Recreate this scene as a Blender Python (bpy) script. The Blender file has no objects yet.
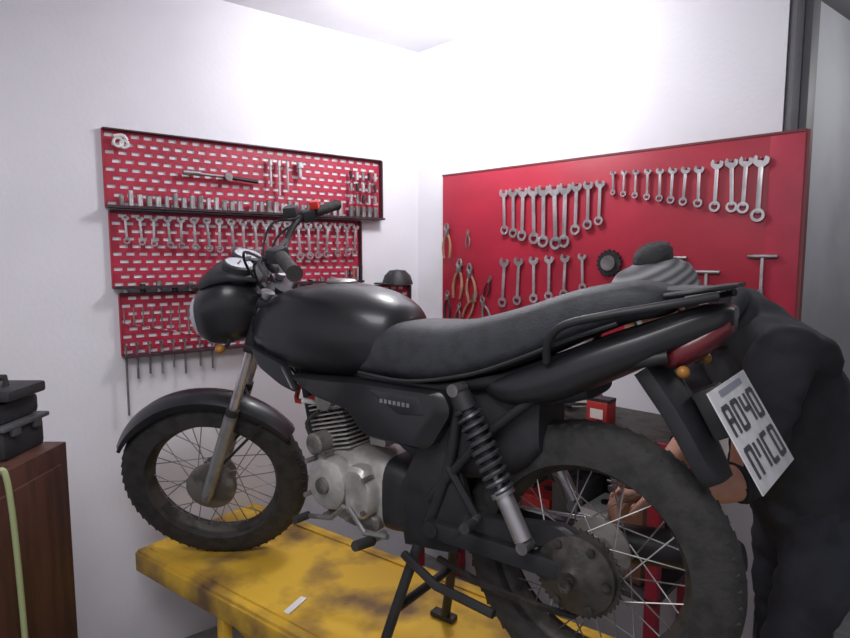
import bpy, bmesh, math, random
from mathutils import Vector, Matrix, noise
random.seed(7)
V=Vector
ZC=1.62; H=1.096; ZP=ZC-H
scn=bpy.context.scene
# ------------------------------------------------------------------ materials
def pm(name,col,rough=.5,metal=0,ns=0,na=0,bump=0,col2=None,thr=(.45,.6),coat=0,detail=4,stretch=None,bs=None):
    m=bpy.data.materials.new(name); m.use_nodes=True; nt=m.node_tree; p=nt.nodes['Principled BSDF']
    p.inputs['Base Color'].default_value=(*col,1); p.inputs['Roughness'].default_value=rough; p.inputs['Metallic'].default_value=metal
    if coat: p.inputs['Coat Weight'].default_value=coat
    if ns:
        tc=nt.nodes.new('ShaderNodeTexCoord'); no=nt.nodes.new('ShaderNodeTexNoise'); no.inputs['Scale'].default_value=ns; no.inputs['Detail'].default_value=detail
        src=tc.outputs['Object']
        if stretch:
            mp=nt.nodes.new('ShaderNodeMapping'); mp.inputs['Scale'].default_value=stretch; nt.links.new(src,mp.inputs[0]); src=mp.outputs[0]
        nt.links.new(src,no.inputs['Vector'])
        r=nt.nodes.new('ShaderNodeValToRGB'); r.color_ramp.elements[0].position=thr[0]; r.color_ramp.elements[1].position=thr[1]
        c2=col2 or tuple(max(0,c*(1-na)) for c in col)
        r.color_ramp.elements[0].color=(*col,1); r.color_ramp.elements[1].color=(*c2,1)
        nt.links.new(no.outputs['Fac'],r.inputs[0]); nt.links.new(r.outputs[0],p.inputs['Base Color'])
        if bump:
            b=nt.nodes.new('ShaderNodeBump'); b.inputs['Strength'].default_value=bump; b.inputs['Distance'].default_value=.004
            n2=nt.nodes.new('ShaderNodeTexNoise'); n2.inputs['Scale'].default_value=bs or ns*3; nt.links.new(src,n2.inputs['Vector'])
            nt.links.new(n2.outputs['Fac'],b.inputs['Height']); nt.links.new(b.outputs[0],p.inputs['Normal'])
    return m
def em(name,col,s):
    m=bpy.data.materials.new(name); m.use_nodes=True; p=m.node_tree.nodes['Principled BSDF']
    p.inputs['Base Color'].default_value=(*col,1); p.inputs['Emission Color'].default_value=(*col,1); p.inputs['Emission Strength'].default_value=s; return m
WALL=pm('wall_paint',(.78,.765,.815),.7,0,1.3,.06,.15,bs=60)
CEIL=pm('ceiling_paint',(.76,.76,.79),.8,0,2,.05)
FLOOR=pm('concrete',(.30,.29,.29),.8,0,6,.35,.3)
RED=pm('red_enamel',(.43,.022,.055),.5,0,7,.25,0,thr=(.4,.75))
REDB=pm('red_painted_board',(.42,.016,.042),.45,0,3.5,.3,.15,thr=(.35,.8),stretch=(1,1,1.6))
RAIL=pm('dark_rail',(.07,.035,.045),.5,.3,8,.3)
CHR=pm('chrome_vanadium',(.62,.60,.62),.36,.8,12,.3)
STEEL=pm('dull_steel',(.34,.33,.33),.45,.8,14,.4)
ALU=pm('cast_aluminium',(.50,.48,.46),.45,.5,18,.4,.4,thr=(.4,.7))
ALUD=pm('dirty_aluminium',(.20,.185,.17),.6,.5,18,.5,.4)
BLK=pm('black_plastic',(.022,.022,.026),.55,0,14,.3)
GLOSS=pm('black_gloss_paint',(.015,.015,.018),.36,0,5,.3,coat=.12)
SEAT=pm('seat_vinyl',(.033,.035,.042),.62,0,30,.25,.3,bs=220)
RUB=pm('tyre_rubber',(.030,.028,.028),.8,0,25,.4,.5)
FRM=pm('black_frame_steel',(.022,.022,.025),.5,.2,12,.3)
DARKM=pm('greasy_metal',(.07,.062,.056),.55,.5,20,.5,.4)
YEL=pm('yellow_lift_paint',(.68,.41,.035),.65,0,4,.5,.3,col2=(.16,.09,.04),thr=(.47,.66),detail=10)
AMB=pm('amber_lens',(.30,.13,.02),.4)
TLR=pm('tail_lens_red',(.11,.008,.014),.35,coat=.2)
WHT=pm('white_plastic',(.75,.75,.75),.5)
PLT=pm('plate_paint',(.62,.62,.64),.45,0,20,.15)
INK=pm('plate_ink',(.06,.06,.07),.5)
GLS=pm('lamp_glass',(.45,.46,.5),.15,.3)
SKIN=pm('skin',(.48,.24,.16),.55,0,12,.15)
SHIRT=pm('black_shirt_cloth',(.021,.022,.028),.9,0,9,.35,.5,bs=30)
TROU=pm('dark_trouser_cloth',(.028,.031,.043),.9,0,9,.35,.5,bs=30)
SHOE=pm('shoe_leather',(.02,.017,.015),.5)
HAIR=pm('dark_hair',(.034,.033,.036),.9)
WOOD=pm('reddish_brown_wood',(.085,.032,.022),.5,0,6,.4,.1,stretch=(6,6,.7))
GRY=pm('grey_metal',(.20,.20,.21),.55,.2,5,.25)
DGRY=pm('dark_grey_steel',(.09,.09,.10),.55,.2,5,.25)
POST=pm('grey_post_paint',(.13,.13,.145),.6,0,5,.2)
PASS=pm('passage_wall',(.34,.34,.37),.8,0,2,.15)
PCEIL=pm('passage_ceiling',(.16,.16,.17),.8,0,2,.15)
ORG=pm('worn_orange_handle',(.33,.16,.10),.5)
HOSE=pm('green_hose',(.30,.34,.17),.45)
PAPER=pm('paper',(.75,.73,.7),.8)
BOXR=pm('red_carton',(.50,.03,.03),.6,0,9,.2)
def knit():
    m=bpy.data.materials.new('striped_knit'); m.use_nodes=True; nt=m.node_tree; p=nt.nodes['Principled BSDF']; p.inputs['Roughness'].default_value=.95
    tc=nt.nodes.new('ShaderNodeTexCoord'); w=nt.nodes.new('ShaderNodeTexWave'); w.bands_direction='Z'; w.inputs['Scale'].default_value=16; w.inputs['Distortion'].default_value=1
    r=nt.nodes.new('ShaderNodeValToRGB'); r.color_ramp.elements[0].color=(.08,.08,.088,1); r.color_ramp.elements[1].color=(.25,.25,.26,1)
    nt.links.new(tc.outputs['Object'],w.inputs['Vector']); nt.links.new(w.outputs['Fac'],r.inputs[0]); nt.links.new(r.outputs[0],p.inputs['Base Color']); return m
KNIT=knit()
# ------------------------------------------------------------------ mesh builder
class B:
    def __init__(s,M=None): s.bm=bmesh.new(); s.mats=[]; s.M=M or Matrix()
    def mi(s,m):
        if m not in s.mats: s.mats.append(m)
        return s.mats.index(m)
    def raw(s,vs,fs,mat,M=None):
        T=s.M@(M or Matrix()); k=s.mi(mat); bv=[s.bm.verts.new(T@V(v)) for v in vs]
        for f in fs:
            try: fc=s.bm.faces.new([bv[i] for i in f]); fc.material_index=k; fc.smooth=True
            except ValueError: pass
    def box(s,c,size,mat,M=None,bev=0,rot=None):
        t=bmesh.new(); bmesh.ops.create_cube(t,size=1)
        for v in t.verts: v.co=V((v.co.x*size[0],v.co.y*size[1],v.co.z*size[2]))
        if bev: bmesh.ops.bevel(t,geom=t.edges[:],offset=bev,segments=2,affect='EDGES',profile=.6)
        T=Matrix.Translation(c)
        if rot: T=T@rot
        t.verts.index_update(); s.raw([v.co.copy() for v in t.verts],[[v.index for v in f.verts] for f in t.faces],mat,(M or Matrix())@T); t.free()
    def rings(s,rs,mat,M=None,cap=True,closed=False):
        n=len(rs[0]); vs=[p for r in rs for p in r]; fs=[]
        for i in range(len(rs)-(0 if closed else 1)):
            a=i*n; b=((i+1)%len(rs))*n
            for j in range(n): fs.append([a+j,a+(j+1)%n,b+(j+1)%n,b+j])
        if cap and not closed: fs.append(list(range(n))[::-1]); fs.append([(len(rs)-1)*n+j for j in range(n)])
        s.raw(vs,fs,mat,M)
    def tube(s,pts,r,mat,seg=10,M=None,smooth=0,cap=True,closed=False):
        pts=[V(p) for p in pts]; rr=r if isinstance(r,(list,tuple)) else [r]*len(pts)
        if smooth and len(pts)>2:
            np_,nr=[],[]
            for i in range(len(pts)-1):
                p0=pts[max(i-1,0)];p1=pts[i];p2=pts[i+1];p3=pts[min(i+2,len(pts)-1)]
                for k in range(smooth):
                    t=k/smooth; np_.append(.5*((2*p1)+(p2-p0)*t+(2*p0-5*p1+4*p2-p3)*t*t+(3*p1-p0-3*p2+p3)*t**3)); nr.append(rr[i]*(1-t)+rr[i+1]*t)
            np_.append(pts[-1]); nr.append(rr[-1]); pts,rr=np_,nr
        rs=[]; up=None
        for i,p in enumerate(pts):
            if closed: d=pts[(i+1)%len(pts)]-pts[i-1]
            else: d=(pts[min(i+1,len(pts)-1)]-pts[max(i-1,0)])
            d.normalize()
            if up is None: up=V((0,0,1)) if abs(d.z)<.9 else V((1,0,0))
            x=up.cross(d); 
            if x.length<1e-5: x=V((1,0,0)).cross(d)
            x.normalize(); y=d.cross(x); up=y
            rs.append([p+(x*math.cos(2*math.pi*k/seg)+y*math.sin(2*math.pi*k/seg))*rr[i] for k in range(seg)])
        s.rings(rs,mat,M,cap,closed)
    def cyl(s,p1,p2,r,mat,r2=None,seg=20,M=None): s.tube([p1,p2],[r,r if r2 is None else r2],mat,seg,M)
    def lathe(s,prof,o,ax,mat,seg=40,M=None,closed=False):
        ax=V(ax).normalized(); up=V((0,0,1)) if abs(ax.z)<.9 else V((1,0,0)); x=up.cross(ax).normalized(); y=ax.cross(x); o=V(o)
        rs=[[o+ax*h+(x*math.cos(2*math.pi*k/seg)+y*math.sin(2*math.pi*k/seg))*r for k in range(seg)] for r,h in prof]
        s.rings(rs,mat,M,not closed,closed)
    def torus(s,c,ax,R,r,mat,seg=32,rs=8,M=None):
        s.lathe([(R+r*math.cos(a),r*math.sin(a)) for a in [2*math.pi*k/rs for k in range(rs)]],c,ax,mat,seg,M,True)
    def ball(s,c,r,mat,M=None,seg=16,noise_=0):
        r=r if isinstance(r,(tuple,list)) else (r,r,r); rs=[]
        for i in range(1,seg//2+1):
            a=math.pi*(i-.5)/(seg//2+0)
            rs.append([V(c)+V((r[0]*math.sin(a)*math.cos(2*math.pi*k/seg),r[1]*math.sin(a)*math.sin(2*math.pi*k/seg),r[2]*math.cos(a)))*(1+noise_*random.uniform(-1,1)) for k in range(seg)])
        s.rings(rs,mat,M)
    def loft(s,sec,mat,n=2.5,seg=28,sub=4,M=None):
        o=[]
        for i in range(len(sec)-1):
            p0=sec[max(i-1,0)];p1=sec[i];p2=sec[i+1];p3=sec[min(i+2,len(sec)-1)]
            for k in range(sub):
                t=k/sub; o.append([.5*((2*b)+(c-a)*t+(2*a-5*b+4*c-d)*t*t+(3*b-a-3*c+d)*t**3) for a,b,c,d in zip(p0,p1,p2,p3)])
        o.append(list(sec[-1])); rs=[]
        for x,zb,zt,hw in o:
            zc=(zb+zt)/2; hh=(zt-zb)/2; ring=[]
            for k in range(seg):
                a=2*math.pi*k/seg; c,q=math.cos(a),math.sin(a)
                ring.append(V((x,hw*math.copysign(abs(c)**(2/n),c),zc+hh*math.copysign(abs(q)**(2/n),q))))
            rs.append(ring)
        s.rings(rs,mat,M)
    def panel(s,out,y0,y1,mat,k=.86,M=None,mir=False):
        c=V((sum(p[0] for p in out)/len(out),0,sum(p[1] for p in out)/len(out)))
        for sg in ((1,-1) if mir else (1,)):
            a=[V((p[0],sg*y0,p[1])) for p in out]; b=[V((p[0],sg*(y0+(y1-y0)*.75),p[1])) for p in out]
            d=[V((c.x+(p[0]-c.x)*k,sg*y1,c.z+(p[1]-c.z)*k)) for p in out]
            s.rings([a,b,d],mat,M)
    def make(s,name,parent=None,ang=38,matrix=None):
        bmesh.ops.recalc_face_normals(s.bm,faces=s.bm.faces)
        me=bpy.data.meshes.new(name); s.bm.to_mesh(me); s.bm.free()
        for m in s.mats: me.materials.append(m)
        me.set_sharp_from_angle(angle=math.radians(ang))
        o=bpy.data.objects.new(name,me); bpy.context.collection.objects.link(o)
        if parent: o.parent=parent
        if matrix: o.matrix_local=matrix
        return o
def empty(name,M=None,parent=None):
    o=bpy.data.objects.new(name,None); bpy.context.collection.objects.link(o); o.empty_display_size=.1
    if parent: o.parent=parent
    if M: o.matrix_local=M
    return o
def rnd(o,r,seg=6):
    res=[]; n=len(o)
    for i in range(n):
        p=V(o[i]); a=(V(o[i-1])-p); b=(V(o[(i+1)%n])-p); ra=min(r,a.length*.45,b.length*.45); a=p+a.normalized()*ra; b=p+b.normalized()*ra
        for k in range(seg+1):
            t=k/seg; q=a*(1-t)**2+p*2*t*(1-t)+b*t*t; res.append((q.x,q.y))
    return res
# ------------------------------------------------------------------ camera
cam=bpy.data.cameras.new('camera'); co=bpy.data.objects.new('camera',cam); bpy.context.collection.objects.link(co)
cam.sensor_width=36; cam.lens=600/850*36; cam.clip_start=.05
co.location=(0,0,ZC); co.rotation_euler=(math.pi/2-math.atan(61/600),0,0); scn.camera=co
# ------------------------------------------------------------------ room
LP=V((-1.21,2.28,0)); LD=V((.787,.618,0)).normalized(); RP=V((.09,3.08,0)); RD=V((.722,-.692,0)).normalized()
def WM(p,d):
    m=Matrix.Identity(4); y=V((-d.y,d.x,0))
    for i in range(3): m[i][0]=d[i]; m[i][1]=y[i]; m[i][2]=(0,0,1)[i]; m[i][3]=p[i]
    return m
LM=WM(LP,LD); RM=WM(RP,RD)     # local x along wall, -y into the room, z = world z
def slab(name,M,c,s,mat):
    b=B(); b.box(c,s,mat); return b.make(name,matrix=M)
CH=2.67
slab('wall_left',LM,(-.8,.05,CH/2),(4.6,.1,CH),WALL)
slab('wall_right',RM,(.66,.05,CH/2),(1.70,.1,CH),WALL)
slab('floor',Matrix(),(0,1.5,-.05),(9,9,.1),FLOOR)
b=B(); b.raw([(-4.5,-3,CH),(4.5,-3,CH),(4.5,.2,CH),(1.25,2.0,CH),(0,3.3,CH),(-.05,3.3,CH),(-4.5,-.3,CH)],[[0,1,2,3,4,5,6]],CEIL)
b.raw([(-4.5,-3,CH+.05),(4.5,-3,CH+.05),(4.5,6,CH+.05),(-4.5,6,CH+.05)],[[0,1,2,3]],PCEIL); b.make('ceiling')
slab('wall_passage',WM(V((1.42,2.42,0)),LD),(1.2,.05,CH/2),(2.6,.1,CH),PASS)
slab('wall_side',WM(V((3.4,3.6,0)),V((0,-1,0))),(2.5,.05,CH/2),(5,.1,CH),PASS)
b=B(); 
b.box((1.545,.055,CH/2),(.065,.10,CH),POST,bev=.004); b.box((1.545,.0,CH/2),(.022,.014,CH),DGRY,bev=.002)
b.make('door_frame',matrix=RM)
# ------------------------------------------------------------------ slotted tool panels
def slotted(name,a0,a1,z0,z1,nx,nz,matt,off=-.005):
    b=B(); cw=(a1-a0)/nx; ch=(z1-z0)/nz; bw=cw*.64; bh=ch*.42
    for j in range(nz):
        sh=(.5 if j%2 else 0)
        cells=[(a0+(i+sh)*cw,a0+(i+1+sh)*cw) for i in range(nx-(1 if sh else 0))]
        za=z0+j*ch; zb=za+ch; zm=(za+zb)/2
        for xa,xb in cells:
            xm=(xa+xb)/2; o=[(xa,off,za),(xb,off,za),(xb,off,zb),(xa,off,zb)]; n=[(xm-bw/2,off,zm-bh/2),(xm+bw/2,off,zm-bh/2),(xm+bw/2,off,zm+bh/2),(xm-bw/2,off,zm+bh/2)]
            b.raw(o+n,[[0,1,5,4],[1,2,6,5],[2,3,7,6],[3,0,4,7]],matt)
        if sh:
            b.raw([(a0,off,za),(a0+cw/2,off,za),(a0+cw/2,off,zb),(a0,off,zb)],[[0,1,2,3]],matt)
            b.raw([(a1-cw/2,off,za),(a1,off,za),(a1,off,zb),(a1-cw/2,off,zb)],[[0,1,2,3]],matt)
    for xx in (a0,a1): b.box((xx,-.008,(z0+z1)/2),(.004,.014,z1-z0),matt)
    b.box(((a0+a1)/2,-.03,z0+.002),(a1-a0,.05,.010),RAIL); b.box(((a0+a1)/2,-.014,z1+.003),(a1-a0,.026,.005),RAIL)
    b.box((a1,-.018,(z0+z1)/2),(.006,.03,z1-z0),RAIL)
    return b.make(name,matrix=LM)
slotted('pegboard_panel',0.01,1.245,ZC+.19,ZC+.475,27,9,RED)
slotted('pegboard_panel.001',.02,1.12,ZC-.115,ZC+.175,24,10,RED)
slotted('pegboard_panel.002',.04,1.42,ZC-.38,ZC-.14,30,8,RED)
def wrench(b,x,z,L,y=-.03,mat=None,tilt=0):
    mat=mat or CHR; w=L*.085+.002; t=.006; M=Matrix.Translation((x,y,z))@Matrix.Rotation(tilt,4,'Y')
    b.box((0,0,-L*.5),(w*.75,t,L*.74),mat,M,bev=.0012)
    r=w*1.1
    b.lathe([(r,-t*.7),(r,t*.7),(r*.58,t*.7),(r*.58,-t*.7)],(0,0,-L+r),(0,1,0),mat,16,M,True)
    q=w*1.2
    out=[(-q*.45,-L*.16),(-q*1.0,-L*.10),(-q*1.05,-L*.03),(-q*.75,0.005),(-q*.48,0),(-q*.45,-L*.055),(q*.3,-L*.075),(q*.48,-.0),(q*.8,-.003),(q*1.05,-L*.04),(q*.95,-L*.11),(q*.45,-L*.16)]
    b.rings([[V((p[0],-t*.6,p[1])) for p in out],[V((p[0],t*.6,p[1])) for p in out]],mat,M)
    b.cyl((0,.03 if y<-.04 else .018,-L*.03),(0,-.012,-L*.03),.0025,STEEL,seg=6,M=M)
b=B()
for i in range(21):
    a=.07+i*.051; L=.105+.0045*i if i<15 else .165-.004*(i-15)
    wrench(b,a,ZC+.158,L,tilt=random.uniform(-.08,.08))
b.make('hanging_wrenches',matrix=LM)
b=B()
for i in range(30):
    a=.06+i*.0325; h=.035+random.random()*.025; r=.009+.004*(i%5)/5
    if 14<i<16: continue
    b.cyl((a,-.036,ZC+.198),(a,-.036,ZC+.198+h),r,CHR if i%3 else STEEL,seg=12); b.cyl((a,-.036,ZC+.198+h),(a,-.036,ZC+.2+h),r*.6,FRM,seg=8)
b.make('socket_row',matrix=LM)
b=B()
b.cyl((.30,-.03,ZC+.34),(.47,-.03,ZC+.335),.006,STEEL,seg=10); b.cyl((.47,-.022,ZC+.335),(.47,-.046,ZC+.335),.016,STEEL,seg=16); b.cyl((.29,-.03,ZC+.34),(.36,-.03,ZC+.34),.010,STEEL,seg=10)
b.cyl((.49,-.03,ZC+.333),(.60,-.03,ZC+.325),.008,FRM,seg=10)
b.make('ratchet_handle',matrix=LM)
b=B()
for a,l,r in ((.70,.135,.005),(.74,.11,.005),(.80,.05,.010),(.66,.10,.005)):
    b.cyl((a,-.03,ZC+.41),(a,-.03,ZC+.41-l),r,CHR,seg=10); b.cyl((a,-.03,ZC+.425),(a,-.03,ZC+.40),r*1.6,CHR,seg=10)
b.make('extension_bars',matrix=LM)
b=B()
for i in range(5):
    a=1.06+i*.034
    for q in range(3): b.cyl((a,-.04,ZC+.262+q*.055),(a,-.04,ZC+.30+q*.055),.008,[CHR,STEEL,FRM][(i+q)%3],seg=14)
    b.cyl((a,-.04,ZC+.198),(a,-.04,ZC+.245),.013,STEEL,seg=14)
b.make('large_sockets',matrix=LM)
b=B()
b.torus((.06,-.03,ZC+.43),(0,1,0),.016,.005,WHT,20,6); b.torus((.08,-.03,ZC+.425),(.3,1,0),.013,.006,WHT,20,6); b.tube([(.045,-.03,ZC+.45),(.075,-.035,ZC+.455),(.09,-.03,ZC+.44)],.007,WHT,8,smooth=4)
b.make('hose_clamps',matrix=LM)
b=B()
for i,(a,l) in enumerate([(.05,.24),(.09,.10),(.135,.085),(.18,.09),(.225,.07),(.27,.10),(.33,.075),(.38,.09)]):
    b.tube([(a,-.03,ZC-.33),(a,-.03,ZC-.37-l)],.0042,STEEL,8); b.tube([(a,-.01,ZC-.335),(a,-.05,ZC-.33)],.0042,STEEL,8)
for i in range(11):
    a=.05+i*.034; b.tube([(a,-.03,ZC-.19),(a,-.03,ZC-.25-.008*i),(a+.018,-.03,ZC-.255-.008*i)],.003,STEEL,6)
b.make('hex_keys',matrix=LM)
b=B()
for i in range(16):
    a=.06+i*.06; b.cyl((a,-.034,ZC-.132),(a,-.034,ZC-.132+.02+.012*(i%3)),.011,FRM if i%2 else STEEL,seg=10)
b.make('impact_sockets',matrix=LM)
b=B()
b.lathe([(.0,.075),(.04,.07),(.065,.045),(.075,.015),(.078,0)],(1.30,-.08,ZC-.132),(0,0,1),BLK,20); b.box((1.23,-.08,ZC-.126),(.08,.1,.008),BLK,bev=.003)
b.make('black_cap',matrix=LM)
b=B()
for i in range(5): b.cyl((1.03+i*.02,-.04,ZC-.132),(1.025+i*.022,-.04,ZC-.06+.006*i),.006,[CHR,BLK,ORG,CHR,BLK][i],seg=8)
b.make('marker_pens',matrix=LM)
# ------------------------------------------------------------------ red board + tools
EDGE=pm('board_edge',(.16,.03,.035),.6)
b=B(); b.box((.815,-.03,ZC+.035),(1.55,.03,.73),REDB,bev=.003); b.box((.815,-.03,ZC+.404),(1.555,.034,.008),EDGE); b.box((1.595,-.03,ZC+.035),(.012,.034,.74),EDGE)
b.box((1.54,-.047,ZC+.035),(.10,.004,.72),RED,bev=.001)
b.make('red_tool_board',matrix=RM)
b=B(); Y=-.055; D=.02
for i in range(10):
    L=[.20,.215,.23,.245,.26,.27,.262,.21,.19,.175][i]; wrench(b,D+.40+i*.0525,ZC+.305,L,Y,tilt=random.uniform(-.05,.03))
for i in range(8): wrench(b,D+.925+i*.0465,ZC+.335-.002*i,.09+.0075*i,Y,tilt=random.uniform(-.05,.05))
for i in range(4): wrench(b,D+1.31+i*.046,ZC+.335,[.175,.18,.185,.215][i],Y,tilt=random.uniform(-.05,.05))
for i in range(6): wrench(b,D+.41+i*.078,ZC-.005+.004*i,[.22,.21,.20,.19,.18,.15][i],Y,tilt=random.uniform(-.05,.05))
b.make('hanging_wrenches',matrix=RM)
def plier(b,x,z,s,hm,tilt=0):
    M=Matrix.Translation((x+.012,Y,z))@Matrix.Rotation(tilt,4,'Y')@Matrix.Scale(s,4)
    for sg in (-1,1):
        b.tube([(sg*.004,0,.05),(sg*.012,0,.025),(-sg*.002,0,0)],[.003,.007,.008],STEEL,8,M)
        b.tube([(-sg*.002,0,0),(-sg*.016,-.002*sg,-.03),(-sg*.024,0,-.07),(-sg*.018,0,-.12)],[.006,.006,.0075,.006],hm,8,M,smooth=4)
    b.cyl((0,-.008,0),(0,.008,0),.011,STEEL,seg=12,M=M)
b=B()
plier(b,.065,ZC+.12,1.0,ORG); plier(b,.145,ZC-.06,1.15,ORG,.1); plier(b,.215,ZC-.08,1.1,ORG,-.1); plier(b,.145,ZC-.25,.7,STEEL,.2); plier(b,.235,ZC-.20,.9,ORG,.5); plier(b,.30,ZC-.22,.9,STEEL,-.3); plier(b,.20,ZC+.11,.5,STEEL); plier(b,.07,ZC-.2,.8,BLK); plier(b,.33,ZC-.11,.6,FRM,.3)
b.make('hanging_pliers',matrix=RM)
b=B()
ring=[]; 
for k in range(36):
    r=.055 if k%2 else .047; ring.append((r*math.cos(k*math.pi/18),r*math.sin(k*math.pi/18)))
b.rings([[V((p[0]+.94,-.05,p[1]+ZC-.02)) for p in ring],[V((p[0]+.94,-.06,p[1]+ZC-.02)) for p in ring]],FRM); b.lathe([(.03,0),(.03,.01),(.012,.01)],(.94,-.06,ZC-.02),(0,-1,0),STEEL,20); b.torus((.94,-.065,ZC-.02),(0,1,0),.02,.004,CHR,20,6)
b.make('sprocket',matrix=RM)
b=B()
for a,z,w,l in ((1.487,.005,.045,.11),(1.31,-.05,.045,.10),(1.20,-.0,.04,.10)):
    b.cyl((a-w,Y,ZC+z),(a+w,Y,ZC+z),.007,STEEL,seg=10); b.cyl((a,Y,ZC+z),(a,Y,ZC+z-l),.006,CHR,seg=10); b.cyl((a,Y,ZC+z-l),(a,Y,ZC+z-l-.03),.010,STEEL,seg=10)
b.make('t_handle_wrenches',matrix=RM)
# ------------------------------------------------------------------ workbench
wb=empty('workbench',RM)
b=B(); b.box((.72,-.19,1.0),(1.2,.36,.035),DARKM,bev=.004); b.box((.72,-.372,.99),(1.2,.012,.055),RED,bev=.003)
for x in (.16,1.28):
    for y in (-.04,-.34): b.box((x,y,.49),(.04,.04,.98),RED)
b.box((.72,-.19,.45),(1.16,.34,.02),DGRY); b.box((.72,-.02,.72),(1.16,.012,.5),DGRY)
b.make('frame',wb)
b=B(); b.box((1.045,-.29,1.060),(.08,.07,.085),BOXR,bev=.003); b.box((1.045,-.3255,1.060),(.05,.002,.035),PAPER); b.box((1.045,-.29,1.108),(.085,.06,.012),BLK); b.make('red_carton',matrix=RM)
b=B()
for i in range(60):
    x=.42+random.random()*.56; y=-.10-random.random()*.25; a=random.random()*3; d=V((math.cos(a),math.sin(a),0))*(.02+random.random()*.05); 
    if abs(x-1.045)<.09 and y<-.22: continue
    r=.006+random.random()*.01; c=V((x,y,1.019+r+.012*(i%6)))
    b.tube([c-d,c,c+d],[r*.8,r,r*.6],[STEEL,BLK,CHR,ORG,BOXR,FRM,STEEL][i%7],8)
for x,h in ((.60,.07),(.75,.055),(.87,.08)): b.cyl((x,-.30,1.018),(x,-.30,1.018+h),.02,[WHT,GRY,BLK][int(x*10)%3],seg=14)
b.make('scattered_hand_tools',matrix=RM)
b=B()
cols=[WHT,BOXR,BLK,GRY,BOXR,DGRY,WHT,ORG]
x=.2
for i in range(8):
    w=.1+random.random()*.05; h=.12+random.random()*.2; b.box((x+w/2,-.2,.462+h/2),(w*.92,.2,h),cols[i],bev=.006); b.cyl((x+w/2,-.2,.46+h),(x+w/2,-.2,.47+h),.02,BLK,seg=10); x+=w
b.make('parts_boxes',matrix=RM)
# ------------------------------------------------------------------ motorcycle frame of reference
F=V((-.807,.59,0)).normalized(); O=V((.405,1.265,ZP)); BM=WM(O,F)   # x fwd, y left, z up
lt=empty('motorcycle_lift_table',BM)
b=B(); b.box((.63,-.12,-.02),(2.22,.54,.04),YEL,bev=.004)
for y in (.15,-.39): b.box((.63,y,-.045),(2.22,.02,.07),YEL,bev=.003)
b.box((1.74,-.12,-.045),(.02,.54,.07),YEL,bev=.003)
b.box((.63,.11,.003),(2.15,.02,.006),YEL); b.box((.63,-.35,.003),(2.15,.02,.006),YEL)
b.make('deck',lt)
b=B()
for y in (.10,-.34):
    b.tube([(1.35,y,-.06),(.1,y,-ZP+.06)],.022,YEL,8); b.tube([(.1,y,-.06),(1.35,y,-ZP+.06)],.022,YEL,8); b.box((.7,y,-ZP+.03),(1.7,.06,.06),YEL,bev=.004)
for x in (-.1,1.5): b.box((x,-.12,-ZP+.03),(.06,.6,.06),YEL,bev=.004)
b.cyl((.72,.12,-.28),(.72,-.36,-.28),.02,STEEL)
b.box((1.22,.14,-.25),(.035,.035,.42),YEL,bev=.003); b.make('scissor_legs',lt)
b=B(); b.box((.97,.06,.004),(.11,.024,.003),PAPER,rot=Matrix.Rotation(-1.35,4,'Z')); b.make('paper_strip',matrix=BM)
# ------------------------------------------------------------------ motorcycle
mc=empty('motorcycle',BM)
def wheel(b,c,R,W,rimR,hubr,sec,front):
    c=V(c); prof=[]
    n=22; hw=W/2; tr=(R-rimR)
    for k in range(n):
        a=-math.pi*.5+math.pi*k/(n-1)
        prof.append((rimR+tr*max(0,math.cos(a))**.55,hw*math.sin(a)*1.0))
    prof.append((rimR-.004,hw*.6)); prof.append((rimR-.004,-hw*.6))
    b.lathe(prof,c,(0,1,0),RUB,96,closed=True)
    N=60
    for k in range(N):
        a=2*math.pi*k/N
        for sg in (-1,1):
            Mx=Matrix.Translation(c)@Matrix.Rotation(a,4,'Y')@Matrix.Translation((R-.013,sg*hw*.40,0))@Matrix.Rotation(sg*.42,4,'X')@Matrix.Rotation(-sg*.5,4,'Z')
            b.box((0,0,0),(.010,hw*.42,.016),RUB,Mx)
    b.lathe([(rimR+.004,-hw*.62),(rimR+.006,-hw*.5),(rimR-.008,-hw*.42),(rimR-.018,0),(rimR-.008,hw*.42),(rimR+.006,hw*.5),(rimR+.004,hw*.62),(rimR-.004,hw*.6),(rimR-.014,hw*.42),(rimR-.025,0),(rimR-.014,-hw*.42),(rimR-.004,-hw*.6)],c,(0,1,0),DARKM,64,closed=True)
    for k in range(36):
        a=2*math.pi*k/36; sg=1 if k%2 else -1; off=(.75 if (k//2)%2 else -.75)
        p=c+V((math.cos(a),0,math.sin(a)))*(rimR-.018)+V((0,sg*.004,0)); q=c+V((math.cos(a+off)*hubr,sg*sec,math.sin(a+off)*hubr))
        b.cyl(p,q,.0018,STEEL,seg=5)
    b.lathe([(.012,-sec-.03),(hubr*.5,-sec-.02),(hubr,-sec),(hubr,-sec+.008),(hubr*.55,-sec+.02),(hubr*.55,sec-.02),(hubr,sec-.008),(hubr,sec),(hubr*.5,sec+.02),(.012,sec+.03)],c,(0,1,0),ALUD,36)
AX=V((.04,0,.425))
b=B(); wheel(b,AX,.314,.098,.225,.075,.055,False)
ring=[]
for k in range(90): 
    r=.100 if k%2 else .093; ring.append(V((r*math.cos(k*math.pi/45),0,r*math.sin(k*math.pi/45))))
b.rings([[AX+p+V((0,.075,0)) for p in ring],[AX+p+V((0,.081,0)) for p in ring]],DARKM)
b.lathe([(.088,.0),(.086,.012),(.062,.020),(.05,.03),(.03,.034),(.02,.045)],AX+V((0,.081,0)),(0,1,0),DARKM,30)
for k in range(6):
    a=k*math.pi/3; p=AX+V((.072*math.cos(a),.09,.072*math.sin(a))); b.cyl(p,p+V((0,.014,0)),.009,DARKM,seg=6)
b.cyl(AX+V((0,-.15,0)),AX+V((0,.15,0)),.009,STEEL,seg=12); b.cyl(AX+V((0,.135,0)),AX+V((0,.150,0)),.015,DARKM,seg=6)
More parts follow.
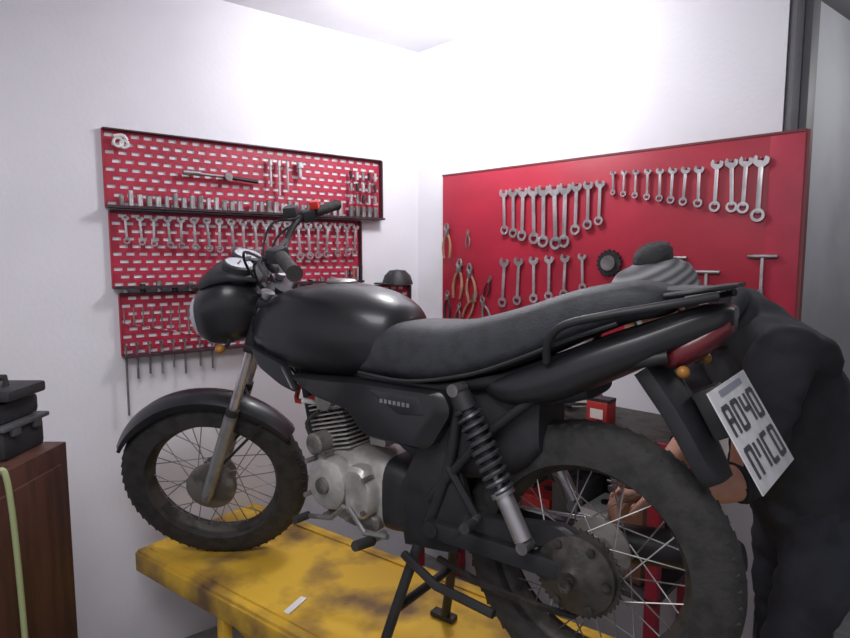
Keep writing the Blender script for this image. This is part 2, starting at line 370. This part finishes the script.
b.make('rear_wheel',mc)
def fender(b,c,R,hw,a0,a1,mat,skirt=.035,N=26):
    rs=[]
    for i in range(N+1):
        a=math.radians(a0+(a1-a0)*i/N); d=V((math.cos(a),0,math.sin(a))); r=[]
        e=min(1,.45+2.5*min(i,N-i)/N)
        cs=[(-1,-skirt*e),(-.97,-skirt*.4*e),(-.8,-.006),(-.4,.006),(0,.010),(.4,.006),(.8,-.006),(.97,-skirt*.4*e),(1,-skirt*e)]
        for u,q in cs: r.append(V(c)+d*(R+q)+V((0,u*hw*(.75+.25*e),0)))
        for u,q in reversed(cs): r.append(V(c)+d*(R+q-.004)+V((0,u*hw*.97*(.75+.25*e),0)))
        rs.append(r)
    b.rings(rs,mat)
def tongue(b,pts,hw,mat,sk=.03):
    rs=[]
    for i,p in enumerate(pts):
        p=V((p[0],0,p[1])); q=V((pts[min(i+1,len(pts)-1)][0]-pts[max(i-1,0)][0],0,pts[min(i+1,len(pts)-1)][1]-pts[max(i-1,0)][1])).normalized(); nn=V((q.z,0,-q.x))
        if nn.x>0: nn=-nn
        w=hw[i]; cs=[(-1,-sk),(-.97,-sk*.3),(-.8,-.003),(0,.006),(.8,-.003),(.97,-sk*.3),(1,-sk)]
        r=[p+nn*e+V((0,u*w,0)) for u,e in cs]+[p+nn*(e-.005)+V((0,u*w*.96,0)) for u,e in reversed(cs)]
        rs.append(r)
    b.rings(rs,mat)
b=B(); tongue(b,[(-.095,.89),(-.125,.85),(-.155,.81),(-.182,.765),(-.207,.72),(-.224,.688),(-.232,.675)],[.072,.072,.072,.070,.066,.056,.040],BLK,.036)
b.box((-.205,0,.80),(.05,.06,.10),BLK,bev=.008,rot=Matrix.Rotation(.5,4,'Y'))
b.make('rear_fender',mc)
pt=V((-.210,0,.862)); pb=V((-.31,0,.69)); up=(pt-pb).normalized(); 
PMt=Matrix.Identity(4); xx=V((0,-1,0)); nn=xx.cross(up)
cc=(pt+pb)/2+V((-.005,.0,0))
for i in range(3): PMt[i][0]=xx[i]; PMt[i][1]=up[i]; PMt[i][2]=nn[i]; PMt[i][3]=cc[i]
PMt=PMt@Matrix.Rotation(math.radians(-9),4,'Y')
b=B(PMt); b.box((0,0,0),(.205,.195,.003),PLT,bev=.001); b.box((0,0,-.006),(.15,.13,.008),BLK)
b.box((0,.084,.0022),(.12,.012,.001),pm('plate_band',(.25,.26,.32),.5))
def glyph(b,x,y,w,h,segs,z):
    t=.007; S={'a':((0,h/2),(w,t)),'g':((0,0),(w,t)),'d':((0,-h/2),(w,t)),'f':((-w/2,h/4),(t,h/2)),'b':((w/2,h/4),(t,h/2)),'e':((-w/2,-h/4),(t,h/2)),'c':((w/2,-h/4),(t,h/2))}
    for q in segs: (cx,cy),(sx,sy)=S[q]; b.box((x+cx,y+cy,z),(sx+.002,sy+.002,.0015),INK)
for i,sg in enumerate(['abcefg','abcdef','fbgc','abcdef']): glyph(b,-.069+i*.046,.034,.026,.052,sg,.0025)
for i,sg in enumerate(['efabc','fbc','defa','abcdef']): glyph(b,-.069+i*.046,-.046,.026,.052,sg,.0025)
b.make('number_plate',mc)
b=B()
for s in (-1,1):
    b.tube([(.98,.02*s,.93),(.75,.06*s,.80),(.45,.085*s,.775),(.2,.10*s,.83),(-.13,.085*s,.91)],.014,FRM,10,smooth=5)
    b.tube([(.42,.09*s,.44),(.36,.095*s,.60),(.33,.095*s,.78)],.015,FRM,10,smooth=4)
    b.tube([(.42,.09*s,.50),(.25,.11*s,.70),(.10,.10*s,.83)],.012,FRM,10)
    b.box((.215,.10*s,.432),(.38,.03,.045),FRM,bev=.008); b.box((.035,.10*s,.43),(.07,.02,.05),DARKM,bev=.004)
b.tube([(1.02,0,.90),(.96,0,.72),(.89,0,.46),(.82,0,.37),(.5,0,.355)],.018,FRM,12,smooth=5)
b.cyl((.40,-.12,.435),(.40,.12,.435),.02,FRM); b.tube([(1.045,0,1.0),(1.105,0,.86)],.03,FRM,16)
b.panel([(.50,.36),(.34,.38),(.30,.50),(.34,.62),(.45,.64),(.52,.50)],.075,.095,FRM,mir=True)
b.loft([(.14,.66,.80,.07),(.20,.60,.82,.085),(.32,.56,.82,.09),(.44,.56,.80,.09),(.54,.60,.78,.08),(.60,.66,.78,.06)],BLK,4)
b.loft([(.03,.80,.86,.08),(.09,.78,.86,.085),(.2,.76,.84,.085)],BLK,4)
b.make('frame',mc)
b=B(); b.panel(rnd([(.47,.40),(.47,.49),(.30,.49),(.13,.515),(.07,.525),(.03,.505),(.10,.47),(.18,.45),(.28,.40)],.03),.068,.094,BLK,.92); b.make('chain_case',mc)
b=B()
for k in range(70):
    t=k/70; x=.40-.36*t; b.box((x,.078,.345-.018*math.sin(t*math.pi)-.02*t),(.0085,.012,.010),DARKM)
b.make('drive_chain',mc)
b=B()
for s in (-1,1):
    b.tube([(.46,.085*s,.37),(.50,.13*s,.20),(.545,.165*s,.02)],.014,FRM,10,smooth=4); b.box((.555,.17*s,.012),(.08,.035,.016),FRM,bev=.004)
b.tube([(.50,-.13,.20),(.50,.13,.20)],.012,FRM,10)
b.tube([(.48,.12,.35),(.36,.15,.32),(.20,.155,.31)],.011,FRM,8)
b.make('center_stand',mc)
b=B()
for s in (-1,1):
    b.cyl((.56,.10*s,.375),(.56,.15*s,.375),.010,STEEL,seg=10); b.tube([(.56,.15*s,.375),(.56,.215*s,.385)],[.014,.013],RUB,12)
    b.cyl((.27,.11*s,.50),(.26,.15*s,.50),.009,STEEL,seg=10); b.tube([(.26,.15*s,.50),(.25,.20*s,.51)],.012,RUB,12)
    b.tube([(.36,.10*s,.60),(.27,.115*s,.50),(.35,.105*s,.42)],.010,FRM,8)
b.tube([(.66,.15,.44),(.70,.155,.40),(.79,.16,.385)],.007,STEEL,8); b.cyl((.79,.155,.385),(.79,.205,.388),.011,RUB,seg=10)
b.tube([(.64,.15,.44),(.58,.155,.39),(.50,.16,.405)],.007,STEEL,8)
b.make('footrests',mc)
b=B()
b.loft([(.455,.41,.50,.06),(.48,.385,.54,.085),(.54,.365,.56,.09),(.58,.363,.565,.09)],FRM,4)
b.loft([(.575,.363,.565,.09),(.70,.36,.57,.092),(.80,.375,.56,.085),(.86,.40,.52,.06)],ALU,4)
b.lathe([(.074,0),(.074,.03),(.069,.042),(.05,.05),(.02,.053)],(.745,.088,.475),(0,1,0),ALU,36)
b.lathe([(.068,0),(.066,.02),(.05,.03),(.02,.032)],(.74,.088,.475),(0,-1,0),ALU,36)
b.lathe([(.024,0),(.022,.01),(.012,.012)],(.745,.14,.475),(0,1,0),ALUD,20)
b.panel(rnd([(.675,.54),(.62,.545),(.585,.50),(.585,.43),(.62,.40),(.68,.405)],.02),.085,.130,ALU,.85)
b.panel(rnd([(.86,.47),(.82,.40),(.66,.365),(.58,.37),(.58,.41),(.70,.43),(.80,.50)],.03),.075,.108,ALUD,.9)
for x,z in ((.812,.53),(.82,.43),(.66,.40),(.605,.43),(.60,.52),(.745,.562),(.745,.39)): b.cyl((x,.10,z),(x,.140,z),.0070,STEEL,seg=6)
b.lathe([(.032,0),(.032,.10),(.026,.105)],(.80,.02,.575),(0,1,0),ALUD,20)
ca=V((.765,0,.545)); cu=V((.26,0,.965)).normalized()
CM=Matrix.Identity(4); cx=V((cu.z,0,-cu.x))
for i in range(3): CM[i][0]=cx[i]; CM[i][1]=(0,1,0)[i]; CM[i][2]=cu[i]; CM[i][3]=ca[i]
b.cyl((0,0,0),(0,0,.17),.05,ALUD,seg=24,M=CM)
for k in range(9): w=.135+.006*(k>4); b.box((0,0,.012+k*.0125),(w,.155,.0045),ALU,CM,bev=.0015)
b.box((0,0,.135),(.10,.13,.03),ALU,CM,bev=.008)
for k in range(3): b.box((0,0,.13+k*.013),(.14,.15,.004),ALU,CM,bev=.0015)
b.box((0,0,.18),(.115,.11,.04),ALU,CM,bev=.012); b.lathe([(.034,0),(.032,.014),(.02,.018)],(0,.065,.155),(0,1,0),ALU,24,CM)
b.cyl((.055,0,.20),(.075,.0,.20),.022,ALU,M=CM)
b.cyl((.05,.06,.15),(.06,.10,.165),.008,WHT,seg=10,M=CM)
b.make('engine',mc)
b=B(); b.cyl((.70,0,.67),(.60,0,.67),.026,ALUD); b.cyl((.645,0,.60),(.645,0,.73),.030,ALUD); b.box((.645,0,.595),(.06,.06,.04),ALU,bev=.01); b.cyl((.60,0,.67),(.52,0,.68),.032,RUB); b.cyl((.645,.03,.66),(.645,.055,.66),.014,CHR); b.make('carburetor',mc)
b=B(); b.tube([(.83,-.01,.67),(.90,-.02,.66),(.945,-.05,.58),(.93,-.09,.47),(.84,-.12,.38),(.65,-.14,.345),(.45,-.15,.36),(.36,-.16,.38)],.017,DARKM,12,smooth=6)
b.tube([(.36,-.16,.38),(.30,-.17,.38),(.0,-.185,.395),(-.22,-.195,.425),(-.24,-.195,.43)],[.02,.042,.046,.045,.03],FRM,20); b.box((.05,-.225,.40),(.22,.006,.04),CHR,bev=.002)
b.make('exhaust',mc)
b=B()
for i in range(5):
    b.tube([(.99+.01*i,.05+.01*i,.98-.02*i),(.96-.02*i,.075,.80),(.86,.07-.01*i,.72-.02*i),(.72,.05,.64-.03*i)],.0045,BLK,6,smooth=5)
b.tube([(.82,.08,.66),(.86,.09,.62),(.84,.085,.57)],.006,RUB,6,smooth=4)
b.tube([(.92,.05,.74),(.90,.09,.68),(.84,.06,.70)],.008,pm('red_cable',(.4,.03,.02),.5),6,smooth=4)
b.make('cables',mc)
SPR=pm('dark_spring_steel',(.11,.11,.12),.4,.7,14,.3)
for sgn_,nm in ((1,'shock_absorber_left'),(-1,'shock_absorber_right')):
    b=B(); p=V((.31,.135*sgn_,.80)); q=V((.135,.135*sgn_,.48)); d=(q-p); L=d.length; d.normalize()
    b.cyl(p-V((0,.02,0)),p+V((0,.025,0)),.015,STEEL,seg=12); b.cyl(q-V((0,.02,0)),q+V((0,.02,0)),.014,STEEL,seg=12)
    b.cyl(p+d*.01,p+d*.05,.025,BLK,seg=20); b.cyl(p,q,.008,STEEL,seg=12); b.cyl(p+d*.05,p+d*.20,.018,BLK,seg=16)
    b.cyl(p+d*(L*.68),q-d*.012,.020,CHR,seg=18); b.cyl(p+d*(L*.66),p+d*(L*.69),.027,STEEL,seg=20)
    pts=[]; x=V((0,1,0)); y=d.cross(x)
    for k in range(10*14+1):
        t=k/(10*14); a=2*math.pi*k/14; pts.append(p+d*(.05+(L*.66-.05)*t)+(x*math.cos(a)+y*math.sin(a))*.026)
    b.tube(pts,.0055,SPR,6); b.make(nm,mc)
b=B()
b.loft([(.535,.84,.94,.05),(.56,.805,.972,.095),(.615,.78,1.0,.125),(.69,.765,1.018,.142),(.79,.755,1.028,.152),(.89,.757,1.020,.155),(.985,.775,.998,.15),(1.06,.81,.955,.12),(1.09,.85,.915,.07)],GLOSS,2.4,36,5)
b.lathe([(.045,0),(.045,.008),(.036,.014),(.01,.016)],(.80,0,1.022),(0,0,1),STEEL,24); b.cyl((.80,.012,1.032),(.83,.012,1.036),.006,STEEL)
b.make('fuel_tank',mc)
b=B(); b.panel(rnd([(1.04,.84),(.90,.80),(.84,.72),(.90,.735),(1.0,.78)],.02),.125,.150,GLOSS,.9,mir=True); b.make('tank_shroud',mc)
b=B(); b.loft([(-.125,1.0,1.030,.045),(-.10,.98,1.042,.085),(-.04,.965,1.050,.110),(.06,.92,1.032,.122),(.17,.865,.995,.130),(.29,.820,.960,.134),(.38,.795,.942,.133),(.46,.785,.938,.127),(.54,.785,.932,.118),(.60,.785,.905,.112),(.65,.79,.865,.105),(.675,.80,.84,.085)],SEAT,3.4,36,5)
for s in (-1,1): b.tube([(.63,.118*s,.80),(.46,.133*s,.80),(.29,.141*s,.835),(.17,.137*s,.88),(.06,.128*s,.93),(-.04,.114*s,.97)],.0045,BLK,6,smooth=4)
b.make('seat',mc)
b=B(); b.panel(rnd([(.90,.765),(.62,.78),(.36,.785),(.335,.74),(.40,.635),(.60,.635),(.66,.70),(.80,.72)],.03),.085,.138,GLOSS,.9,mir=True)
b.panel(rnd([(.58,.765),(.42,.765),(.40,.725),(.48,.715)],.01),.136,.140,BLK,.95,mir=True)
for i in range(7): b.box((.535-.014*i,.1395,.742),(.009,.002,.010),GRY)
b.make('side_cover',mc)
b=B(); b.loft([(.28,.795,.825,.09),(.21,.765,.85,.125),(.10,.785,.895,.135),(0,.835,.940,.128),(-.09,.885,.975,.11),(-.165,.925,1.005,.085),(-.21,.955,1.010,.06),(-.228,.972,1.004,.035)],GLOSS,3.0,28,4)
b.make('tail_fairing',mc)
b=B(); b.loft([(-.10,.885,.925,.06),(-.14,.88,.945,.084),(-.19,.915,.970,.072),(-.225,.955,.985,.045)],TLR,3); b.make('tail_light',mc)
b=B()
for s in (-1,1):
    b.tube([(.095,.135*s,.885),(.085,.150*s,.93),(.05,.157*s,.965),(-.03,.153*s,.988),(-.13,.125*s,1.010),(-.21,.085*s,1.028)],[.0085]*6,FRM,10,smooth=5)
b.loft([(-.115,1.018,1.030,.085),(-.15,1.024,1.036,.10),(-.20,1.034,1.046,.085),(-.235,1.042,1.05,.05)],BLK,4,24,3)
for y in (-.05,0,.05): b.box((-.165,y,1.038),(.10,.012,.006),GRY)
b.make('grab_rail',mc)
b=B()
for s in (-1,1): b.cyl((-.15,.06*s,.885),(-.15,.09*s,.885),.007,BLK,seg=8); b.ball((-.16,.097*s,.886),(.012,.013,.012),AMB)
b.make('rear_turn_signals',mc)
u=V((-.438,0,.899)).normalized(); A=V((1.054,0,1.012)); ST=math.radians(40)
SM=Matrix.Translation(A)@Matrix.Rotation(ST,4,u)@Matrix.Translation(-A)
st=empty('steering_assembly',SM,mc)
FX=V((1.424,0,.315)); w=u; pf=V((.899,0,.438))
b=B(); wheel(b,FX,.328,.088,.238,.062,.045,True)
b.lathe([(.078,.02),(.085,.035),(.085,.062),(.06,.075),(.02,.08)],FX,(0,1,0),ALUD,36)
b.box(FX+V((-.03,.07,.05)),(.03,.02,.06),ALUD,bev=.005)
b.cyl(FX+V((0,-.12,0)),FX+V((0,.12,0)),.008,STEEL,seg=10); b.make('front_wheel',st)
b=B()
FK=pm('fork_slider_grey',(.30,.30,.30),.5,.6,14,.3)
for s in (-1,1):
    a0=FX+V((0,.092*s,0)); 
    b.tube([a0-u*.03,a0+u*.0,a0+u*.05,a0+u*.33,a0+u*.345],[.014,.020,.0215,.0215,.019],FK,16)
    b.cyl(a0+u*.33,a0+u*.78,.015,CHR,seg=14); b.cyl(a0+u*.335,a0+u*.36,.021,RUB,seg=14)
    b.cyl(a0+u*.60,a0+u*.70,.024,FRM,seg=14); b.cyl(a0+u*.78,a0+u*.79,.02,CHR,seg=12)
for t in (.60,.755):
    c=FX+u*t-pf*.015; 
    b.box(c,(.07,.25,.028),FRM,rot=Matrix.Rotation(math.radians(-26),4,'Y'),bev=.008)
b.make('front_fork',st)
b=B(); fender(b,FX,.346,.056,30,152,GLOSS,.032)
for s in (-1,1):
    b.tube([FX+V((-.22,.058*s,.23)),FX+V((-.04,.085*s,.08))],.005,FRM,6)
    b.box(FX+u*.325+V((0,.07*s,0)),(.03,.04,.05),GLOSS,bev=.005)
b.make('front_fender',st)
b=B()
b.loft([(1.10,.93,1.0,.06),(1.14,.885,1.05,.10),(1.20,.855,1.085,.128),(1.27,.85,1.06,.128),(1.31,.87,1.03,.11)],GLOSS,2.6,30,4)
b.loft([(1.31,.88,1.02,.10),(1.33,.89,1.01,.09),(1.34,.91,.99,.06)],GLS,2.6,30,3)
b.loft([(1.10,1.04,1.06,.07),(1.17,1.06,1.10,.11),(1.24,1.05,1.10,.10),(1.29,1.03,1.07,.07)],BLK,2.8,24,3)
b.make('headlight',st)
b=B(); g=V((-.35,0,.93)).normalized()
for s in (-1,1):
    c=V((1.165,.05*s,1.095)); b.lathe([(.03,-.05),(.046,-.02),(.048,.012),(.042,.016)],c,g,BLK,24); b.lathe([(.04,.0),(.04,.002)],c+g*.015,g,GLS,24); b.box(c+g*.019,(.004,.03,.002),TLR,rot=Matrix.Rotation(-.36,4,'Y'))
b.box((1.165,0,1.09),(.05,.05,.04),BLK,bev=.008); b.make('instrument_cluster',st)
b=B()
for s in (-1,1):
    b.tube([(1.055,0,1.075),(1.055,.06*s,1.08),(1.05,.13*s,1.12),(1.02,.20*s,1.165),(.97,.28*s,1.175),(.93,.38*s,1.17)],.011,FRM,12,smooth=6)
    b.tube([(.975,.27*s,1.175),(.972,.275*s,1.175),(.915,.405*s,1.168),(.913,.41*s,1.168)],[.014,.018,.018,.021],RUB,14)
    b.box((.99,.24*s,1.173),(.045,.05,.04),BLK,rot=Matrix.Rotation(-.5*s,4,'Z'),bev=.008)
    b.tube([(1.01,.235*s,1.17),(1.035,.26*s,1.165),(1.01,.33*s,1.155),(.985,.38*s,1.15)],[.008,.007,.005,.006],ALU if s<0 else FRM,8,smooth=4)
    b.tube([(1.03,.24*s,1.165),(1.10,.17*s,1.17),(1.12,.08*s,1.08),(1.06,.03*s,.95)],.004,BLK,6,smooth=6)
    b.tube([(1.02,.23*s,1.16),(1.09,.14*s,1.12),(1.10,.05*s,1.0),(1.02,.02*s,.85)],.004,BLK,6,smooth=6)
b.box((1.035,-.20,1.20),(.045,.05,.035),BLK,bev=.006); b.box((.965,-.26,1.205),(.03,.04,.026),pm('kill_switch_red',(.6,.03,.02),.4),bev=.003)
b.tube([(1.05,-.12,1.125),(1.05,.12,1.125)],.008,FRM,8); b.box((1.055,0,1.08),(.05,.09,.035),ALU,bev=.006)
b.make('handlebar',st)
b=B()
for s in (-1,1): b.cyl((1.22,.10*s,.89),(1.22,.14*s,.88),.007,BLK,seg=8); b.ball((1.24,.148*s,.876),(.015,.017,.014),AMB)
b.make('front_turn_signals',st)
# ------------------------------------------------------------------ cabinet at left
CBM=Matrix.Translation((-1.125,1.34,0))
cb=empty('wooden_cabinet',CBM)
b=B(); b.box((0,0,.57),(.36,.40,1.14),WOOD,bev=.004)
for z in (.35,.75,1.02): b.box((.0,-.203,z),(.30,.01,.20),WOOD,bev=.003); b.box((0,-.215,z+.06),(.1,.012,.015),STEEL)
for z in (.30,.85): b.box((.183,0,z),(.008,.34,.46 if z<.5 else .48),WOOD,bev=.003)
b.make('carcass',cb)
b=B(Matrix.Translation((-1.10,1.45,1.14)))
b.box((0,0,.035),(.22,.15,.07),BLK,bev=.012); b.box((0,0,.078),(.24,.17,.012),DGRY,bev=.004); b.box((-.01,.0,.11),(.22,.15,.05),BLK,bev=.012); b.box((0,0,.155),(.25,.14,.028),BLK,bev=.008)
for s in (-1,1): b.box((.113,.04*s,.07),(.012,.03,.03),DGRY,bev=.003)
b.tube([(-.07,-.0,.165),(-.07,-.0,.188),(.07,-.0,.188),(.07,-.0,.165)],.008,BLK,8)
b.make('tool_case')
b=B(); b.tube([(-1.0,1.24,1.148),(-.945,1.27,1.152),(-.918,1.28,1.10),(-.908,1.285,.6),(-.905,1.28,.1),(-.84,1.24,.012),(-.6,1.1,.012)],.0065,HOSE,10,smooth=8); b.make('air_hose')
# ------------------------------------------------------------------ man
man=empty('man')
def skinbody():
    vs=[];es=[];rad=[]
    def add(p,r,par=None):
        vs.append(V(p)); rad.append(r if isinstance(r,tuple) else (r,r)); i=len(vs)-1
        if par is not None: es.append((par,i))
        return i
    pel=add((1.12,1.70,.90),(.15,.18))
    s1=add((1.085,1.69,1.08),(.14,.175),pel); s2=add((1.03,1.68,1.25),(.145,.19),s1); s3=add((.955,1.67,1.395),(.14,.19),s2)
    n0=add((.87,1.665,1.455),.095,s3); n1=add((.79,1.66,1.47),.075,n0); n2=add((.71,1.66,1.475),.07,n1)
    for sg,el,wr in ((-1,(.82,1.475,1.055),(.56,1.43,1.035)),(1,(.83,1.80,1.07),(.62,1.60,.98))):
        sh=add((.90,1.67+.165*sg,1.39),.09,s3); m=add(tuple((V((.88,1.67+.18*sg,1.37))+V(el))/2),.070,sh); e=add(el,.056,m); w1=add(tuple(V(el)*.6+V(wr)*.4),.047,e); add(wr,.029,w1)
    for sg in (-1,1):
        h=add((1.13,1.70+.095*sg,.82),.115,pel); k=add((1.06+.06*sg,1.68+.12*sg,.48),.075,h); cal=add((1.11+.06*sg,1.70+.12*sg,.33),.068,k); an=add((1.14+.06*sg,1.70+.13*sg,.09),.05,cal); add((1.06+.06*sg,1.69+.14*sg,.05),.05,an); add((.95+.06*sg,1.68+.15*sg,.04),.038,len(vs)-1)
    me=bpy.data.meshes.new('bodyskel'); me.from_pydata(vs,es,[]); o=bpy.data.objects.new('bodyskel',me); bpy.context.collection.objects.link(o)
    m=o.modifiers.new('s','SKIN'); sub=o.modifiers.new('u','SUBSURF'); sub.levels=3; sub.render_levels=3
    sm=o.modifiers.new('sm','SMOOTH'); sm.factor=.5; sm.iterations=14
    for i,sv in enumerate(me.skin_vertices[0].data): sv.radius=rad[i]; sv.use_root=(i==0)
    dg=bpy.context.evaluated_depsgraph_get(); ev=o.evaluated_get(dg); nm=bpy.data.meshes.new_from_object(ev)
    bpy.data.objects.remove(o)
    for mt in (SHIRT,TROU,SKIN,SHOE): nm.materials.append(mt)
    for f in nm.polygons:
        c=f.center; f.use_smooth=True
        k=0
        if c.z<.10: k=3
        elif c.z<.93: k=1
        if c.z>.9 and c.x<.79 and c.z<1.25: k=2
        if c.z>1.3 and c.x<.765: k=2
        f.material_index=k
    for v in nm.vertices:
        if v.co.z>.1 and not (v.co.x<.80):
            n=noise.noise(v.co*7)*.016+noise.noise(v.co*V((16,16,30)))*.009+abs(noise.noise(v.co*V((9,9,15))+V((3,1,2))))*.014; v.co+=v.normal*n
    ob=bpy.data.objects.new('body',nm); bpy.context.collection.objects.link(ob); ob.parent=man
skinbody()
b=B()
b.torus((.79,1.468,1.055),(1,.15,.08),.046,.007,SHIRT,20,8); b.torus((.79,1.772,1.05),(1,.9,.4),.044,.007,SHIRT,20,8)
b.torus((.768,1.66,1.470),(1,0,-.1),.064,.012,SHIRT,28,8)
b.tube([(.79,1.585,1.44),(.82,1.59,1.475),(.85,1.62,1.505),(.865,1.665,1.515),(.85,1.71,1.505),(.82,1.74,1.475),(.79,1.745,1.44)],[.014,.022,.028,.030,.028,.022,.014],SHIRT,14,smooth=6)
b.make('cuffs_and_hood',man)
hf=V((-.86,-.12,-.42)).normalized(); hy=V((0,0,1)).cross(hf).normalized(); hz=hf.cross(hy)
HM=Matrix.Identity(4)
for i in range(3): HM[i][0]=hf[i]; HM[i][1]=hy[i]; HM[i][2]=hz[i]; HM[i][3]=(.648,1.66,1.475)[i]
hd=empty('head',HM,man)
bmh=bmesh.new(); bmesh.ops.create_uvsphere(bmh,u_segments=48,v_segments=36,radius=1)
for v in bmh.verts:
    x,y,z=v.co; X=x*.098; Yv=y*.078; Z=z*.118
    if z<0: 
        Yv*=1+.30*z; X=X*(1+.12*z)+.010*(-z)*(1 if x>0 else .3)
    if x>0:
        X+=.026*math.exp(-(y/.16)**2-((z+.16)/.16)**2)
        X-=.012*(math.exp(-((y-.42)/.2)**2-((z-.05)/.13)**2)+math.exp(-((y+.42)/.2)**2-((z-.05)/.13)**2))
        X+=.006*math.exp(-(y/.3)**2-((z+.48)/.08)**2)+.010*math.exp(-(y/.3)**2-((z+.82)/.16)**2)+.005*math.exp(-((z-.22)/.09)**2)*max(0,x)
    v.co=V((X,Yv,Z))
for f in bmh.faces: f.smooth=True
me=bpy.data.meshes.new('face'); bmh.to_mesh(me); bmh.free(); me.materials.append(SKIN); o=bpy.data.objects.new('face',me); bpy.context.collection.objects.link(o); o.parent=hd
b=B()
for s in (-1,1):
    b.ball((.076,.032*s,.006),.0125,WHT); b.ball((.086,.032*s,.006),.006,HAIR); b.tube([(.088,.016*s,.026),(.09,.032*s,.031),(.08,.048*s,.026)],[.003,.004,.002],HAIR,6)
    b.torus((-.005,.078*s,-.005),(.2,1*s,0),.020,.007,SKIN,18,8); b.ball((-.003,.076*s,-.01),(.014,.006,.02),SKIN)
b.tube([(.09,-.024,-.056),(.101,0,-.053),(.09,.024,-.056)],[.003,.005,.003],pm('lips',(.35,.12,.1),.5),8)
b.make('facial_features',hd)
b=B(); b.ball((-.025,0,.0),(.086,.082,.095),HAIR,seg=28,noise_=.012); b.make('hair',hd)
b=B(); b.lathe([(.114,.0),(.121,.004),(.122,.03),(.116,.036),(.119,.05),(.108,.082),(.08,.106),(.035,.118),(.001,.120)],(-.004,0,.022),(-.12,0,1),KNIT,48); b.make('knit_beanie',hd)
b=B(); b.ball((-.046,0,.145),(.055,.055,.036),HAIR,seg=30,noise_=.07); b.make('pompom',hd)
def hand(name,wr,d,pn,sx):
    wr=V(wr); d=V(d).normalized(); pn=V(pn); pn=(pn-d*pn.dot(d)).normalized(); sd=d.cross(pn)*sx
    M=Matrix.Identity(4)
    for i in range(3): M[i][0]=d[i]; M[i][1]=sd[i]; M[i][2]=pn[i]; M[i][3]=wr[i]
    b=B(M); rs=[]
    for x,hw,ht,zc in ((-.02,.025,.022,0),(.0,.027,.020,0),(.03,.036,.018,.0),(.06,.042,.016,.0),(.085,.041,.013,-.001),(.092,.034,.008,-.001)):
        rs.append([V((x,hw*math.copysign(abs(math.cos(a))**.8,math.cos(a)),zc+ht*math.sin(a))) for a in [2*math.pi*k/16 for k in range(16)]])
    b.rings(rs,SKIN)
    for i,(y,l,c) in enumerate(((.030,.070,.55),(.010,.078,.6),(-.010,.073,.65),(-.029,.058,.7))):
        p=V((.08,y,0)); pts=[p]; ang=.2; rr=[.0095]
        for q,fr in enumerate((.45,.3,.25)):
            ang+=c*(1,1.1,.8)[q]; p=p+V((math.cos(ang),0,math.sin(ang)))*l*fr; pts.append(p); rr.append((.0088,.0080,.0066)[q])
        pts.append(p+V((math.cos(ang),0,math.sin(ang)))*.004); rr.append(.003)
        b.tube(pts,rr,SKIN,10,smooth=4)
    b.tube([(.015,.024,.004),(.038,.046,.014),(.062,.056,.030),(.078,.050,.044),(.081,.048,.047)],[.014,.012,.010,.008,.003],SKIN,10,smooth=4)
    b.make(name,man)
hand('hand_left',(.56,1.43,1.035),(-1,-.08,.02),(0,-.5,-1),1)
hand('hand_right',(.62,1.60,.98),(-.8,-.55,.1),(-.2,.2,-1),-1)
b=B(WM(V((.45,1.41,1.0)),V((-.75,-.6,0)).normalized())); wrench(b,0,.08,.2,0,STEEL,1.2); b.make('spanner')
# ------------------------------------------------------------------ lights
cl=empty('ceiling_lamp',Matrix.Translation((.08,2.38,CH)))
b=B(); b.lathe([(.05,0),(.05,-.03),(.03,-.035)],(0,0,0),(0,0,1),WHT,24); b.make('lamp_base',cl)
b=B(); b.lathe([(.012,-.035),(.03,-.05),(.036,-.075),(.028,-.10),(.001,-.112)],(0,0,0),(0,0,1),em('bulb_glow',(1,.98,1),30),24); b.make('bulb',cl)
def area(name,loc,e,size,col=(1,1,1),typ='POINT'):
    l=bpy.data.lights.new(name,typ); l.energy=e; l.color=col
    if typ=='POINT': l.shadow_soft_size=size
    else: l.size=size
    o=bpy.data.objects.new(name,l); o.location=loc; bpy.context.collection.objects.link(o); return o
area('lamp_light',(.08,2.36,CH-.17),28,.12,(.98,.98,1)); 
area('overhead_fill_light',(-.45,.1,CH-.06),38,1.2,(.99,.98,1),'AREA')  # added overhead fill without a fixture, brightens the near side of the bike
area('passage_fill_light',(2.15,2.2,CH-.3),14,.15,(1,1,1))  # added out-of-view fill, lifts the passage wall and the man's back edge
w=bpy.data.worlds.new('world'); scn.world=w; w.use_nodes=True; w.node_tree.nodes['Background'].inputs[0].default_value=(.80,.8,.87,1); w.node_tree.nodes['Background'].inputs[1].default_value=.65
scn.view_settings.view_transform='Standard'
